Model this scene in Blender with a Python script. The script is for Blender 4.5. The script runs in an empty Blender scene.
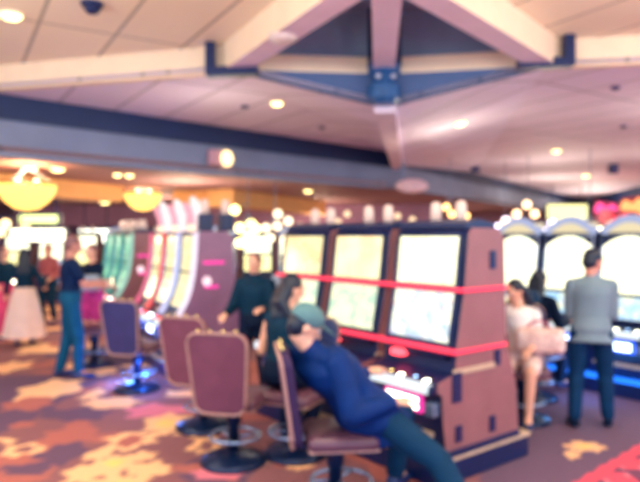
import bpy, bmesh, math, random
from mathutils import Vector, Matrix
random.seed(7)
R = math.radians
COL = bpy.context.scene.collection
CAMH = 1.8; F = 610.0; HY = 236.0

def gp(px, py, z=0.0):
    """photo pixel on the horizontal plane at height z -> world"""
    d = F*(CAMH-z)/(py-HY)
    return Vector(((px-320)/F*d, d, z))
def pd(px, d, py=None):
    return Vector(((px-320)/F*d, d, 0 if py is None else CAMH-(py-HY)*d/F))

# ------------------------------------------------------------------ materials
def lin(c):
    return tuple(((v/255)/12.92 if v/255 <= .04045 else ((v/255+.055)/1.055)**2.4) for v in c)
_m = {}
def mat(name, rgb, rough=.6, metal=0.0, var=.12, scale=12, bump=0.0, coat=0.0):
    if name in _m: return _m[name]
    m = bpy.data.materials.new(name); m.use_nodes = True
    nt = m.node_tree; b = nt.nodes['Principled BSDF']
    b.inputs['Roughness'].default_value = rough; b.inputs['Metallic'].default_value = metal
    b.inputs['Coat Weight'].default_value = coat
    if rough >= .6: b.inputs['Specular IOR Level'].default_value = .15
    c = lin(rgb)
    tc = nt.nodes.new('ShaderNodeTexCoord'); n = nt.nodes.new('ShaderNodeTexNoise')
    n.inputs['Scale'].default_value = scale; n.inputs['Detail'].default_value = 4
    nt.links.new(tc.outputs['Object'], n.inputs['Vector'])
    r = nt.nodes.new('ShaderNodeValToRGB')
    r.color_ramp.elements[0].position = .3; r.color_ramp.elements[1].position = .7
    r.color_ramp.elements[0].color = (*[v*(1-var) for v in c], 1)
    r.color_ramp.elements[1].color = (*[min(1, v*(1+var)) for v in c], 1)
    nt.links.new(n.outputs['Fac'], r.inputs['Fac']); nt.links.new(r.outputs['Color'], b.inputs['Base Color'])
    if bump:
        bp = nt.nodes.new('ShaderNodeBump'); bp.inputs['Strength'].default_value = bump
        n2 = nt.nodes.new('ShaderNodeTexNoise'); n2.inputs['Scale'].default_value = scale*6
        nt.links.new(tc.outputs['Object'], n2.inputs['Vector'])
        nt.links.new(n2.outputs['Fac'], bp.inputs['Height']); nt.links.new(bp.outputs['Normal'], b.inputs['Normal'])
    _m[name] = m; return m
def emi(name, rgb, strength=3.0, base=(20, 20, 30)):
    if name in _m: return _m[name]
    m = bpy.data.materials.new(name); m.use_nodes = True
    b = m.node_tree.nodes['Principled BSDF']
    b.inputs['Base Color'].default_value = (*lin(base), 1)
    b.inputs['Emission Color'].default_value = (*lin(rgb), 1)
    b.inputs['Emission Strength'].default_value = strength
    _m[name] = m; return m
def screen_mat(name, a, b_, c_, strength, rows=5.0, seed=0.0):
    """a game screen: grid of coloured symbols on a bright ground"""
    if name in _m: return _m[name]
    m = bpy.data.materials.new(name); m.use_nodes = True
    nt = m.node_tree; N = nt.nodes; L = nt.links; bs = N['Principled BSDF']
    bs.inputs['Base Color'].default_value = (.02, .02, .03, 1); bs.inputs['Roughness'].default_value = .15
    tc = N.new('ShaderNodeTexCoord'); mp = N.new('ShaderNodeMapping')
    mp.inputs['Location'].default_value = (seed, seed*1.7, seed*.6)
    L.new(tc.outputs['Object'], mp.inputs['Vector'])
    v = N.new('ShaderNodeTexVoronoi'); v.inputs['Scale'].default_value = rows*2.2; v.inputs['Randomness'].default_value = .55
    L.new(mp.outputs['Vector'], v.inputs['Vector'])
    n = N.new('ShaderNodeTexNoise'); n.inputs['Scale'].default_value = rows*1.7
    L.new(mp.outputs['Vector'], n.inputs['Vector'])
    r = N.new('ShaderNodeValToRGB'); e = r.color_ramp.elements
    e[0].position = .36; e[0].color = (*lin(b_), 1); e[1].position = .62; e[1].color = (*lin(a), 1)
    L.new(n.outputs['Fac'], r.inputs['Fac'])
    r2 = N.new('ShaderNodeValToRGB'); e = r2.color_ramp.elements
    e[0].position = .17; e[0].color = (1, 1, 1, 1); e[1].position = .27; e[1].color = (0, 0, 0, 1)
    L.new(v.outputs['Distance'], r2.inputs['Fac'])
    h = N.new('ShaderNodeMix'); h.data_type = 'RGBA'
    L.new(r.outputs['Color'], h.inputs[6]); h.inputs[7].default_value = (*lin(c_), 1)
    mu = N.new('ShaderNodeMath'); mu.operation = 'MULTIPLY'; mu.inputs[1].default_value = .55
    L.new(r2.outputs['Color'], mu.inputs[0]); L.new(mu.outputs[0], h.inputs[0])
    L.new(h.outputs[2], bs.inputs['Emission Color']); bs.inputs['Emission Strength'].default_value = strength
    _m[name] = m; return m

# ------------------------------------------------------------------ mesh helpers
def link(name, bm, m, parent=None, smooth=False, loc=None, kind=None, label=None):
    me = bpy.data.meshes.new(name)
    bmesh.ops.recalc_face_normals(bm, faces=bm.faces[:])
    bm.to_mesh(me); bm.free()
    for mm in (m if isinstance(m, (list, tuple)) else [m]): me.materials.append(mm)
    if smooth:
        for p in me.polygons: p.use_smooth = True
    o = bpy.data.objects.new(name, me); COL.objects.link(o)
    if parent: o.parent = parent
    if loc: o.location = loc
    if kind: o['kind'] = kind
    if label: o['label'] = label
    return o
def tag(o, label, cat, group=None):
    o['label'] = label; o['category'] = cat
    if group: o['group'] = group
    return o
def empty(name, loc=(0, 0, 0), rz=0.0):
    o = bpy.data.objects.new(name, None); COL.objects.link(o)
    o.empty_display_size = .1; o.location = loc; o.rotation_euler = (0, 0, rz); return o
def copy_tree(o, parent=None):
    c = o.copy(); COL.objects.link(c)
    if parent: c.parent = parent
    for ch in list(o.children): copy_tree(ch, c)
    return c
def bx(bm, x0, x1, y0, y1, z0, z1, mi=0, bev=0.0):
    vs = [bm.verts.new((x, y, z)) for x in (x0, x1) for y in (y0, y1) for z in (z0, z1)]
    fs = []
    for q in ((0, 1, 3, 2), (4, 6, 7, 5), (0, 4, 5, 1), (2, 3, 7, 6), (0, 2, 6, 4), (1, 5, 7, 3)):
        f = bm.faces.new([vs[i] for i in q]); f.material_index = mi; fs.append(f)
    if bev:
        es = list({e for f in fs for e in f.edges})
        bmesh.ops.bevel(bm, geom=es, offset=bev, segments=3, affect='EDGES', profile=.5)
def prism(bm, pts, x0, x1, mi=0):
    """pts (y,z) outline extruded along x"""
    a = [bm.verts.new((x0, y, z)) for y, z in pts]; b = [bm.verts.new((x1, y, z)) for y, z in pts]
    bm.faces.new(a).material_index = mi; bm.faces.new(b[::-1]).material_index = mi
    for i in range(len(pts)):
        j = (i+1) % len(pts); bm.faces.new((a[i], a[j], b[j], b[i])).material_index = mi
def lathe(bm, prof, n=24, c=(0, 0, 0), mi=0, close=True):
    rings = []
    for r, z in prof:
        rings.append([bm.verts.new((c[0]+r*math.cos(2*math.pi*k/n), c[1]+r*math.sin(2*math.pi*k/n), c[2]+z)) for k in range(n)])
    for a, b in zip(rings, rings[1:]):
        for k in range(n):
            bm.faces.new((a[k], a[(k+1) % n], b[(k+1) % n], b[k])).material_index = mi
    if close:
        for rg in (rings[0], rings[-1]):
            try: bm.faces.new(rg).material_index = mi
            except ValueError: pass
def tube(bm, pts, r, n=8, mi=0, closed=False):
    pts = [Vector(p) for p in pts]; rings = []
    N = len(pts)
    for i, p in enumerate(pts):
        if closed: t = pts[(i+1) % N]-pts[i-1]
        else: t = pts[min(i+1, N-1)]-pts[max(i-1, 0)]
        t.normalize(); up = Vector((0, 0, 1)) if abs(t.z) < .9 else Vector((1, 0, 0))
        a = t.cross(up).normalized(); b = t.cross(a)
        rr = r[i] if isinstance(r, (list, tuple)) else r
        rings.append([bm.verts.new(p+(a*math.cos(2*math.pi*k/n)+b*math.sin(2*math.pi*k/n))*rr) for k in range(n)])
    prs = list(zip(rings, rings[1:])) + ([(rings[-1], rings[0])] if closed else [])
    for a, b in prs:
        for k in range(n): bm.faces.new((a[k], a[(k+1) % n], b[(k+1) % n], b[k])).material_index = mi
    if not closed:
        bm.faces.new(rings[0]); bm.faces.new(rings[-1][::-1])
def ell(bm, c, rx, ry, rz, M=None, seg=16):
    r = bmesh.ops.create_uvsphere(bm, u_segments=seg, v_segments=max(8, seg*2//3), radius=1)
    T = Matrix.Translation(Vector(c)) @ (M.to_4x4() if M else Matrix.Identity(4)) @ Matrix.Diagonal((rx, ry, rz, 1))
    bmesh.ops.transform(bm, matrix=T, verts=r['verts']); return r['verts']
def slab(bm, pts, thick, mi=0):
    """polygon (3D pts) given thickness upward"""
    a = [bm.verts.new(p) for p in pts]; b = [bm.verts.new((p[0], p[1], p[2]+thick)) for p in pts]
    bm.faces.new(a); bm.faces.new(b[::-1])
    for i in range(len(pts)):
        j = (i+1) % len(pts); bm.faces.new((a[i], a[j], b[j], b[i]))
def wallseg(bm, p, q, z0, z1, th, z0b=None, z1b=None):
    """vertical panel from p to q (xy), thickness th to the left of p->q"""
    p = Vector(p[:2]); q = Vector(q[:2]); d = (q-p).normalized(); n = Vector((-d.y, d.x))*th
    z0b = z0 if z0b is None else z0b; z1b = z1 if z1b is None else z1b
    vs = []
    for (c, a, b) in ((p, z0, z1), (q, z0b, z1b)):
        for o in (Vector((0, 0)), n):
            for z in (a, b): vs.append(bm.verts.new((c.x+o.x, c.y+o.y, z)))
    for qd in ((0, 1, 3, 2), (4, 6, 7, 5), (0, 4, 5, 1), (2, 3, 7, 6), (0, 2, 6, 4), (1, 5, 7, 3)):
        bm.faces.new([vs[i] for i in qd])
def B(): return bmesh.new()
def struct(name, bm, m, smooth=False): return link(name, bm, m, None, smooth, kind='structure')

# ------------------------------------------------------------------ floor (carpet)
def vnoise(x, y):
    def h(i, j):
        s = math.sin(i*127.1+j*311.7)*43758.5453; return s-math.floor(s)
    i, j = math.floor(x), math.floor(y); fx, fy = x-i, y-j
    fx = fx*fx*(3-2*fx); fy = fy*fy*(3-2*fy)
    return (h(i, j)*(1-fx)+h(i+1, j)*fx)*(1-fy)+(h(i, j+1)*(1-fx)+h(i+1, j+1)*fx)*fy
CREAM = lin((250, 190, 140)); RUST = lin((176, 98, 90)); BROWN = lin((138, 86, 92)); TEALD = lin((100, 70, 98))
PINK = lin((224, 120, 140)); PLAIN = lin((104, 78, 104)); RED = lin((232, 76, 100)); TAUPE = lin((150, 110, 110)); GOLD = lin((255, 205, 120))
motifs = []   # (cx, cy, rx, ry, rot, colour, inner colour)
def mpx(px, py, hw, hh, col=CREAM, inner=None, ring=False):
    c = gp(px, py); d = c.y
    motifs.append((c.x, c.y, hw*d/F, hh*d*d/(F*CAMH), col, inner, ring))
for a in [(50, 390, 30, 12), (10, 367, 20, 6), (28, 404, 26, 8, RUST), (112, 403, 30, 6), (92, 395, 10, 6), (160, 411, 34, 8, PINK), (166, 424, 25, 11, CREAM, GOLD),
          (198, 431, 22, 7), (195, 393, 32, 4), (218, 401, 8, 9), (205, 446, 18, 9, CREAM, BROWN, True), (192, 470, 30, 6, RUST), (55, 433, 16, 3, RUST),
          (130, 441, 28, 9, CREAM, RUST, True), (115, 466, 22, 13, CREAM, GOLD), (84, 474, 22, 9), (148, 471, 22, 9), (100, 455, 16, 7), (138, 458, 18, 6), (115, 485, 40, 9, CREAM, GOLD),
          (25, 450, 22, 8, CREAM, BROWN, True), (5, 441, 16, 3), (45, 350, 30, 4), (20, 341, 14, 3), (88, 345, 12, 5), (75, 366, 14, 4), (100, 372, 16, 5),
          (60, 330, 26, 3), (100, 330, 14, 3), (40, 318, 22, 2.5), (52, 308, 20, 2), (85, 312, 16, 2), (585, 447, 22, 7, CREAM, GOLD), (570, 455, 9, 5),
          (250, 462, 26, 8, TAUPE), (300, 466, 16, 4), (230, 440, 14, 5, TEALD), (60, 455, 24, 14, TEALD), (20, 470, 30, 6, TEALD), (215, 475, 30, 6, PINK), (120, 385, 26, 5, RUST), (75, 415, 40, 7, TEALD)]:
    mpx(*a)
for k in range(150):
    x = random.uniform(-14, 8); y = random.uniform(8, 30)
    if k % 3: y = random.uniform(9, 17)
    motifs.append((x, y, random.uniform(.15, .45), random.uniform(.12, .38), random.choice((CREAM, CREAM, GOLD, PINK, TEALD)), None, random.random() < .25))
sa, sb = gp(577, 482), gp(640, 445)
sdir = (sb-sa).normalized(); snrm = Vector((sdir.y, -sdir.x, 0))
def carpet(x, y):
    wx = x+.045*(vnoise(x*6+9, y*6)-.5)*2; wy = y+.06*(vnoise(x*6, y*6+31)-.5)*2
    P = Vector((x, y, 0))-sa; s = P.dot(snrm)
    near = abs(y) < 30
    if s > 0 and x > 1:       # red bordered runner on the right
        if s < .1: return RED
        t = vnoise(wx*7, wy*7); return RED if t > .62 else (PINK if t > .52 else lin((112, 60, 92)))
    n = vnoise(wx*1.3+4, wy*1.3); n2 = vnoise(wx*3.1+40, wy*3.1+2)
    if x > 1.15+.1*n and y < 7.5:
        base = PLAIN
    else:
        base = RUST if n > .75 else (TEALD if n < .3 else BROWN)
        if n2 > .85: base = RUST
    for cx, cy, rx, ry, c, inn, ring in motifs:
        if abs(x-cx) > rx*1.5 or abs(y-cy) > ry*1.5: continue
        u, v = (wx-cx)/rx, (wy-cy)/ry; q = math.hypot(u, v)
        q *= 1+.16*math.cos(6*math.atan2(v, u)+cx*5)
        q *= 1.12
        if q < 1:
            if ring and q < .5: base = inn or base; continue
            base = inn if (inn and not ring and q < .45) else c
    return base
def carpet_mesh():
    me = bpy.data.meshes.new('floor')
    xs = [-19+.35*i for i in range(41)]; xs = [x for x in xs if x < -5]+[-5+.035*i for i in range(int(9.5/.035))]+[4.5+.35*i for i in range(46)]
    ys = [-3+.5*i for i in range(13)]+[3.6+.04*i for i in range(int(5/.04))]+[8.6+.12*i for i in range(60)]+[15.8+.5*i for i in range(40)]
    nx, ny = len(xs), len(ys)
    vs = [(x, y, 0) for y in ys for x in xs]
    fs = [(j*nx+i, j*nx+i+1, (j+1)*nx+i+1, (j+1)*nx+i) for j in range(ny-1) for i in range(nx-1)]
    me.from_pydata(vs, [], fs)
    ca = me.color_attributes.new('pattern', 'FLOAT_COLOR', 'POINT')
    buf = []
    for x, y, z in vs: buf += [*carpet(x, y), 1.0]
    ca.data.foreach_set('color', buf)
    o = bpy.data.objects.new('floor', me); COL.objects.link(o); o['kind'] = 'structure'
    m = bpy.data.materials.new('patterned_carpet'); m.use_nodes = True; nt = m.node_tree; b = nt.nodes['Principled BSDF']
    b.inputs['Roughness'].default_value = .9
    at = nt.nodes.new('ShaderNodeAttribute'); at.attribute_name = 'pattern'
    n = nt.nodes.new('ShaderNodeTexNoise'); n.inputs['Scale'].default_value = 60
    tc = nt.nodes.new('ShaderNodeTexCoord'); nt.links.new(tc.outputs['Object'], n.inputs['Vector'])
    mx = nt.nodes.new('ShaderNodeMix'); mx.data_type = 'RGBA'; mx.blend_type = 'OVERLAY'; mx.inputs[0].default_value = .3
    nt.links.new(at.outputs['Color'], mx.inputs[6]); nt.links.new(n.outputs['Fac'], mx.inputs[7]); nt.links.new(mx.outputs[2], b.inputs['Base Color'])
    bp = nt.nodes.new('ShaderNodeBump'); bp.inputs['Strength'].default_value = .3; nt.links.new(n.outputs['Fac'], bp.inputs['Height']); nt.links.new(bp.outputs['Normal'], b.inputs['Normal'])
    me.materials.append(m)
carpet_mesh()

# ------------------------------------------------------------------ ceiling and bulkheads
def tile_mat(name, rgb, ang, sx=1.1):
    m = bpy.data.materials.new(name); m.use_nodes = True; nt = m.node_tree; b = nt.nodes['Principled BSDF']
    b.inputs['Roughness'].default_value = .75
    tc = nt.nodes.new('ShaderNodeTexCoord'); mp = nt.nodes.new('ShaderNodeMapping'); mp.inputs['Rotation'].default_value = (0, 0, ang)
    nt.links.new(tc.outputs['Object'], mp.inputs['Vector'])
    br = nt.nodes.new('ShaderNodeTexBrick'); br.offset = 0; br.inputs['Scale'].default_value = 1
    br.inputs['Brick Width'].default_value = sx; br.inputs['Row Height'].default_value = sx*3; br.inputs['Mortar Size'].default_value = .022
    c = lin(rgb); br.inputs['Color1'].default_value = (*c, 1); br.inputs['Color2'].default_value = (*[v*.93 for v in c], 1)
    br.inputs['Mortar'].default_value = (*[v*.5 for v in c], 1)
    nt.links.new(mp.outputs['Vector'], br.inputs['Vector']); nt.links.new(br.outputs['Color'], b.inputs['Base Color'])
    return m
CT_UP = tile_mat('cream_ceiling_tile', (250, 232, 206), R(-31), .8); CT_LO = tile_mat('pink_ceiling_tile', (236, 218, 240), R(-33), .85)
CT_FAR = tile_mat('orange_ceiling_tile', (180, 138, 140), R(20), 1.8)
PLAS = mat('cream_plaster', (252, 224, 194), .7, scale=3, var=.05)
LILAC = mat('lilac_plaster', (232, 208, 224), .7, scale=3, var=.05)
SLATE = mat('slate_plaster', (150, 166, 190), .7, scale=3, var=.08)
NAVY = mat('navy_paint', (0, 34, 82), .5, scale=3, var=.1)
FASC = mat('grey_lilac_plaster', (124, 132, 158), .7, scale=1.2, var=.1)
MAUVE = mat('mauve_wall', (176, 132, 156), .8, scale=1.0, var=.12)
ORW = mat('warm_lit_plaster', (250, 190, 124), .7, scale=1.5, var=.08)  # orange of the lit patches is held in this base colour

Q = (-4.79, 8.37); Lc = (-1.02, 7.35); Hb = (.80, 7.55); Rc = (2.65, 7.18); A = (.46, 4.6)
E1 = (1.55, 14.5); S = (1.95, 14.9); T2 = (4.86, 19.4); T3 = (14.7, 33.9); Rf = (12.5, 5.6); W0 = (10.8, 12.0); Qn = (-10, 3.4)
ZL = 3.8; ZU = 4.1; ZH = 3.42
bm = B(); slab(bm, [(-11, -3, ZU), (13, -3, ZU), (13, Rf[1]-.1, ZU), (Rc[0], Rc[1], ZU), (A[0], A[1], ZU), (Lc[0], Lc[1], ZU), (Q[0], Q[1], ZU), (Qn[0], Qn[1], ZU), (-11, 2.6, ZU)], .1)
struct('ceiling', bm, CT_UP)
bm = B()
slab(bm, [(*Q, ZL), (*Lc, ZL), (*Hb, ZH), (*S, 3.52), (*E1, ZL)], .06)
bmesh.ops.triangulate(bm, faces=[f for f in bm.faces if len(f.verts) > 4])
struct('ceiling', bm, CT_LO)
bm = B()
slab(bm, [(*Hb, ZH), (*Rc, ZL), (*T2, ZL)], .06); slab(bm, [(*Hb, ZH), (*T2, ZL), (*S, 3.52)], .06)
slab(bm, [(*Rc, ZL), (*Rf, ZL), (*W0, ZL), (15, 34.5, ZL), (*T3, ZL), (*T2, ZL)], .06)
struct('ceiling', bm, CT_LO)
bm = B(); slab(bm, [(*Qn, 3.0), (*Q, 3.0), (*E1, 3.0), (*T2, 3.0), (*T3, 3.0), (14.7, 35, 3.0), (-19.5, 35, 3.0), (-19.5, 3.4, 3.0)], .08)
struct('ceiling', bm, CT_FAR)
# step faces of the raised coffer
bm = B(); wallseg(bm, Q, Lc, ZL-.02, ZU, .12); struct('trim_1', bm, PLAS)
bm = B(); wallseg(bm, Rc, Rf, ZL-.02, ZU, .12); struct('trim_2', bm, PLAS)
# V beams: side faces cream, undersides lilac
def beam(name, p, q, w, z0, z1, m, m2=None, z0b=None):
    p = Vector(p); q = Vector(q); d = (q-p).normalized(); n = Vector((-d.y, d.x))*w/2
    bm = B(); wallseg(bm, p-n, q-n, z0, z1, w, z0b, z1)
    bm.normal_update()
    bmesh.ops.recalc_face_normals(bm, faces=bm.faces[:])
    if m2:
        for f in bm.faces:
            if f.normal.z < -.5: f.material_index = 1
    return struct(name, bm, [m, m2] if m2 else m)
beam('trim_3', (A[0]+.2, A[1]-.35), Lc, .28, ZL-.02, ZU+.45, PLAS, LILAC)
beam('trim_4', (A[0]-.2, A[1]-.25), Rc, .28, ZL-.02, ZU+.45, PLAS, LILAC)
beam('trim_5', (A[0]+.05, A[1]), (Hb[0]-.02, Hb[1]-.1), .26, 3.80, 4.0, LILAC)
beam('trim_6', Hb, (S[0]-.05, S[1]), .26, ZH-.1, ZH+.12, LILAC, LILAC, 3.42)
# base of the triangle: cream beam, slate wall above, slate folded face below
bm = B(); wallseg(bm, Lc, Hb, ZL, 4.0, .16); wallseg(bm, Hb, Rc, ZL, 4.0, .16); struct('trim_7', bm, PLAS)
bm = B(); wallseg(bm, (Lc[0], Lc[1]+.17), (Hb[0], Hb[1]+.17), 4.0, 4.62, .1); wallseg(bm, (Hb[0], Hb[1]+.17), (Rc[0], Rc[1]+.17), 4.0, 4.62, .1)
slab(bm, [(A[0], A[1], 4.6), (Rc[0], Rc[1]+.2, 4.6), (Hb[0], Hb[1]+.25, 4.6), (Lc[0], Lc[1]+.2, 4.6)], .08)
struct('trim_8', bm, SLATE)
bm = B(); wallseg(bm, Lc, Hb, ZL-.01, ZL, .1, ZH-.02, ZL); wallseg(bm, Hb, Rc, ZH-.02, ZL, .1, ZL-.01, ZL); struct('trim_9', bm, mat('deep_slate_plaster', (84, 104, 146), .7, scale=3, var=.06))
# fascias
def fascia(n, pts, z0, zm, z1):
    bm = B()
    for p, q in zip(pts, pts[1:]): wallseg(bm, p, q, z0, zm, .25)
    struct('trim_%d' % n, bm, FASC)
    bm = B()
    for p, q in zip(pts, pts[1:]):
        p = Vector(p); q = Vector(q); d = (q-p).normalized(); o = Vector((d.y, -d.x))*.07
        wallseg(bm, p+o, q+o, zm, z1, .3)
    struct('trim_%d' % (n+1), bm, NAVY)
fascia(10, [Qn, Q, E1], 2.93, 3.45, 3.82)
fascia(12, [E1, S, T2, T3], 2.95, 3.5, 3.78)
bm = B(); wallseg(bm, Qn, Q, 3.8, 4.2, .2); struct('trim_14', bm, PLAS)
bm = B(); wallseg(bm, (15, 34.5), W0, 3.35, 3.8, -.3); struct('trim_15', bm, NAVY)
bm = B(); bx(bm, -19.6, 15.2, 34.5, 34.7, 0, 3.9); struct('wall_back', bm, MAUVE)
bm = B(); bx(bm, -19.6, -19.4, 3.4, 34.5, 0, 3.1); struct('wall_left', bm, MAUVE)
bm = B(); wallseg(bm, (15, 34.5), (10.8, 12), 0, 3.8, .2); struct('wall_right', bm, MAUVE)
# deeper soffits under the far ceiling; warm light put into the orange ones' colour
bm = B(); wallseg(bm, (-6.2, 10.9), (-4.7, 14.6), 2.62, 2.99, .5); struct('trim_16', bm, ORW)
bm = B(); wallseg(bm, (-2.2, 15.5), (.2, 21), 2.55, 2.99, .8); struct('trim_17', bm, ORW)
bm = B(); wallseg(bm, (-12, 24), (4.5, 22.6), 2.2, 2.99, .5); struct('trim_18', bm, MAUVE)
bm = B(); wallseg(bm, (-3.9, 16.2), (-2.3, 16.0), 2.6, 2.99, .5); struct('trim_19', bm, ORW)

from mathutils.bvhtree import BVHTree
_vs = []; _fs = []
for o in bpy.data.objects:
    if o.name.startswith('ceiling'):
        n0 = len(_vs); _vs += [v.co.copy() for v in o.data.vertices]; _fs += [[n0+i for i in p.vertices] for p in o.data.polygons]
_bvh = BVHTree.FromPolygons(_vs, _fs)
def ceil_z(p):
    h = _bvh.ray_cast(Vector((p.x, p.y, 1.0)), Vector((0, 0, 1)))
    return h[0].z if h[0] else p.z
def ceil_n(p):
    h = _bvh.ray_cast(Vector((p.x, p.y, 1.0)), Vector((0, 0, 1)))
    n = h[1] if h[0] else Vector((0, 0, 1))
    return n if n.z > 0 else -n
def ceil_at(px, py):
    h = _bvh.ray_cast(Vector((0, 0, CAMH)), Vector(((px-320)/F, 1, (HY-py)/F)).normalized())
    return h[0] if h[0] else gp(px, py, 3.8)
# ------------------------------------------------------------------ ceiling fixtures
WARM = (1.0, .90, .66)
def lamp(loc, e, size=.15, spot=True, col=WARM, rad=None):
    l = bpy.data.lights.new('lamp', 'SPOT' if spot else 'POINT'); l.energy = e; l.color = col; l.shadow_soft_size = size
    if spot: l.spot_size = R(125); l.spot_blend = .8
    o = bpy.data.objects.new('lamp', l); COL.objects.link(o); o.location = loc; return o
LENS = emi('lamp_lens', (255, 224, 140), 4.5)
RIMM = mat('downlight_rim', (240, 225, 205), .4)
bm = B(); lathe(bm, [(.11, 0), (.11, -.02), (.085, -.02), (.085, -.003), (.11, 0)], 24, close=False)
rm = bm
dl0 = None
dls = [((12, 14), ZU, 1.2, 'round downlight in the cream tiles at the top left corner'),
       ((277, 102), ZL, 1, 'round downlight in the pink ceiling left of the central beam'),
       ((460, 122), ZL, 1, 'round downlight in the pink ceiling just right of the central beam'),
       ((556, 150), ZL, 1.15, 'round downlight in the pink ceiling, second from the right fascia'),
       ((586, 175), ZL, 1.5, 'small far downlight above the yellow hanging sign'),
       ((308, 190), 3.0, 1.2, 'downlight on the orange ceiling under the long fascia, beside the middle machines'),
       ((58, 168), 3.0, 1.3, 'large downlight under the fascia right of the big amber bowl lamp'),
       ((33, 166), 3.0, .8, 'small downlight just above the big amber bowl lamp'),
       ((105, 202), 3.0, 1.9, 'far downlight between the two amber bowl lamps'),
       ((129.5, 174), 3.0, .9, 'right one of the twin small downlights under the fascia'),
       ((117.5, 173.5), 3.0, .8, 'left one of the twin small downlights under the fascia')]
for (px, py), z, sc, lab in dls:
    p = ceil_at(px, py); z = p.z
    if dl0 is None:
        t = empty('downlight'); dl0 = t
        link('rim', rm, RIMM, t, True)
        bm = B(); lathe(bm, [(.088, -.003), (.085, -.03), (.06, -.055), (.03, -.065), (.0001, -.067)], 24); link('lens', bm, LENS, t, True)
    else: t = copy_tree(dl0)
    nn = ceil_n(p); t.location = p-nn*.004; t.scale = (sc, sc, 1); t.rotation_euler = Vector((0, 0, 1)).rotation_difference(nn).to_euler()
    tag(t, lab, 'downlight', 'recessed ceiling downlights')
    lamp((p.x, p.y, z-.12), 60 if z > 3.1 else 45)
# added point lamps without fixtures, brightening the near room and its ceiling
for x in (-6, -3, 0, 3, 6):
    for y in (-1.5, 1.5, 3.2): lamp((x, y, 3.5), 48, .25, False, (1, .93, .72))
for x, y, e in ((-4, 4.5, 55), (4, 4.2, 55), (6, 9, 50), (9, 14, 55), (6, 16, 45), (8, 21, 90), (12, 27, 130), (10.5, 24, 90), (2.2, 10, 30), (-1.5, 8.6, 20)):
    lamp((x, y, 2.45 if y > 12 else 2.8), e, .4, False)  # added fill without fixtures, for the ceilings and the dark right fascia
for x, y in ((-9, 9), (-7, 14), (-3, 13.5), (-12, 18), (-5, 19), (0, 21), (-9, 24), (5, 27), (-1, 29)):
    lamp((x, y, 2.3), 80, .3, False, (1, .74, .52))  # added warm fill for the dark far region, no fixtures
BLK = mat('black_metal', (12, 34, 84), .35, .2)
DKBL = mat('dark_blue_plastic', (20, 44, 96), .3)
# L brackets
def bracket(pts, lab):
    bm = B(); w = .075
    for (p, q) in zip(pts, pts[1:]):
        p = Vector(p); q = Vector(q); d = (q-p).normalized()
        up = Vector((0, 0, 1)) if abs(d.z) < .7 else Vector((1, 0, 0))
        s = d.cross(up).normalized(); u = s.cross(d)
        vs = []
        for c in (p-d*w*.5, q+d*w*.5):
            for a in (-1, 1):
                for b in (-1, 1): vs.append(bm.verts.new(c+s*a*w*.8+u*b*w*.75))
        for qd in ((0, 1, 3, 2), (4, 6, 7, 5), (0, 4, 5, 1), (2, 3, 7, 6), (0, 2, 6, 4), (1, 5, 7, 3)): bm.faces.new([vs[i] for i in qd])
    o = link('corner_bracket', bm, BLK); tag(o, lab, 'bracket', 'navy metal brackets on the coffer corners'); return o
bracket([pd(211, 7.28, 42), pd(211, 7.28, 73), pd(255, 7.2, 71)], 'navy L-shaped metal bracket on the left corner of the coffer beams')
bracket([pd(568, 7.02, 28), pd(568, 7.02, 63), pd(520, 7.05, 65)], 'navy L-shaped metal bracket on the right corner of the coffer beams')
# hub where the beams meet
t = empty('beam_hub', (Hb[0]-.02, Hb[1]-.12, 3.3)); tag(t, 'dark blue metal hub joint where the coffer beams meet', 'hub joint')
bm = B(); lathe(bm, [(.02, .1), (.13, .1), (.2, .16), (.2, .32), (.15, .36), (.15, .44), (.2, .48), (.2, .6), (.1, .6)], 8); link('hub_body', bm, mat('hub_blue', (34, 86, 142), .4), t)
for sx in (-1, 1):
    bm = B(); ell(bm, (sx*.09, -.17, .40), .035, .03, .035); link('bolt', bm, mat('pale_metal', (200, 200, 215), .3, .5), t, True)
bm = B(); bx(bm, -.2, -.15, -.05, .05, .55, 1.25); bx(bm, .15, .2, -.05, .05, .55, 1.25); link('strap', bm, BLK, t)
# dome camera, ceiling speaker, small sensors
p = ceil_at(93, 4); t = empty('dome_camera', (p.x, p.y, p.z+.005)); tag(t, 'dark blue security camera dome on the cream tiles beside the top left downlight', 'security camera')
bm = B(); lathe(bm, [(.11, 0), (.11, -.03), (.09, -.04), (.09, 0)], 20); link('housing', bm, DKBL, t, True)
bm = B(); lathe(bm, [(.085, -.04), (.08, -.07), (.05, -.105), (.001, -.115)], 20); link('dome', bm, BLK, t, True)
p = pd(283, 6.1, 33); t = empty('round_speaker', (p.x, p.y, p.z)); tag(t, 'small round speaker with white face fixed under the left coffer beam', 'lamp')
bm = B(); ell(bm, (0, 0, -.05), .15, .15, .06); link('speaker_face', bm, mat('white_enamel', (226, 205, 200), .4), t, True)  # white face of a round speaker, not a light source
bm = B(); bx(bm, -.1, .16, -.04, .04, 0, .06, bev=.01); link('bracket', bm, BLK, t)
SM = mat('sensor_blue', (60, 60, 110), .5)
for px, py, lab in ((322, 127, 'small dark sensor left of the central beam'), (615, 87, 'upper small dark sensor near the right edge'), (623, 126, 'lower small dark sensor near the right edge'), (245, 106, 'faint round vent left of the nearest pink downlight')):
    p = ceil_at(px, py); bm = B(); lathe(bm, [(.06, 0), (.06, -.03), (.03, -.05), (.001, -.05)], 16)
    zz = p.z+.005
    tag(link('ceiling_sensor', bm, SM, loc=(p.x, p.y, zz)), lab, 'sensor', 'small dark sensors on the pink ceiling')
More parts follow.
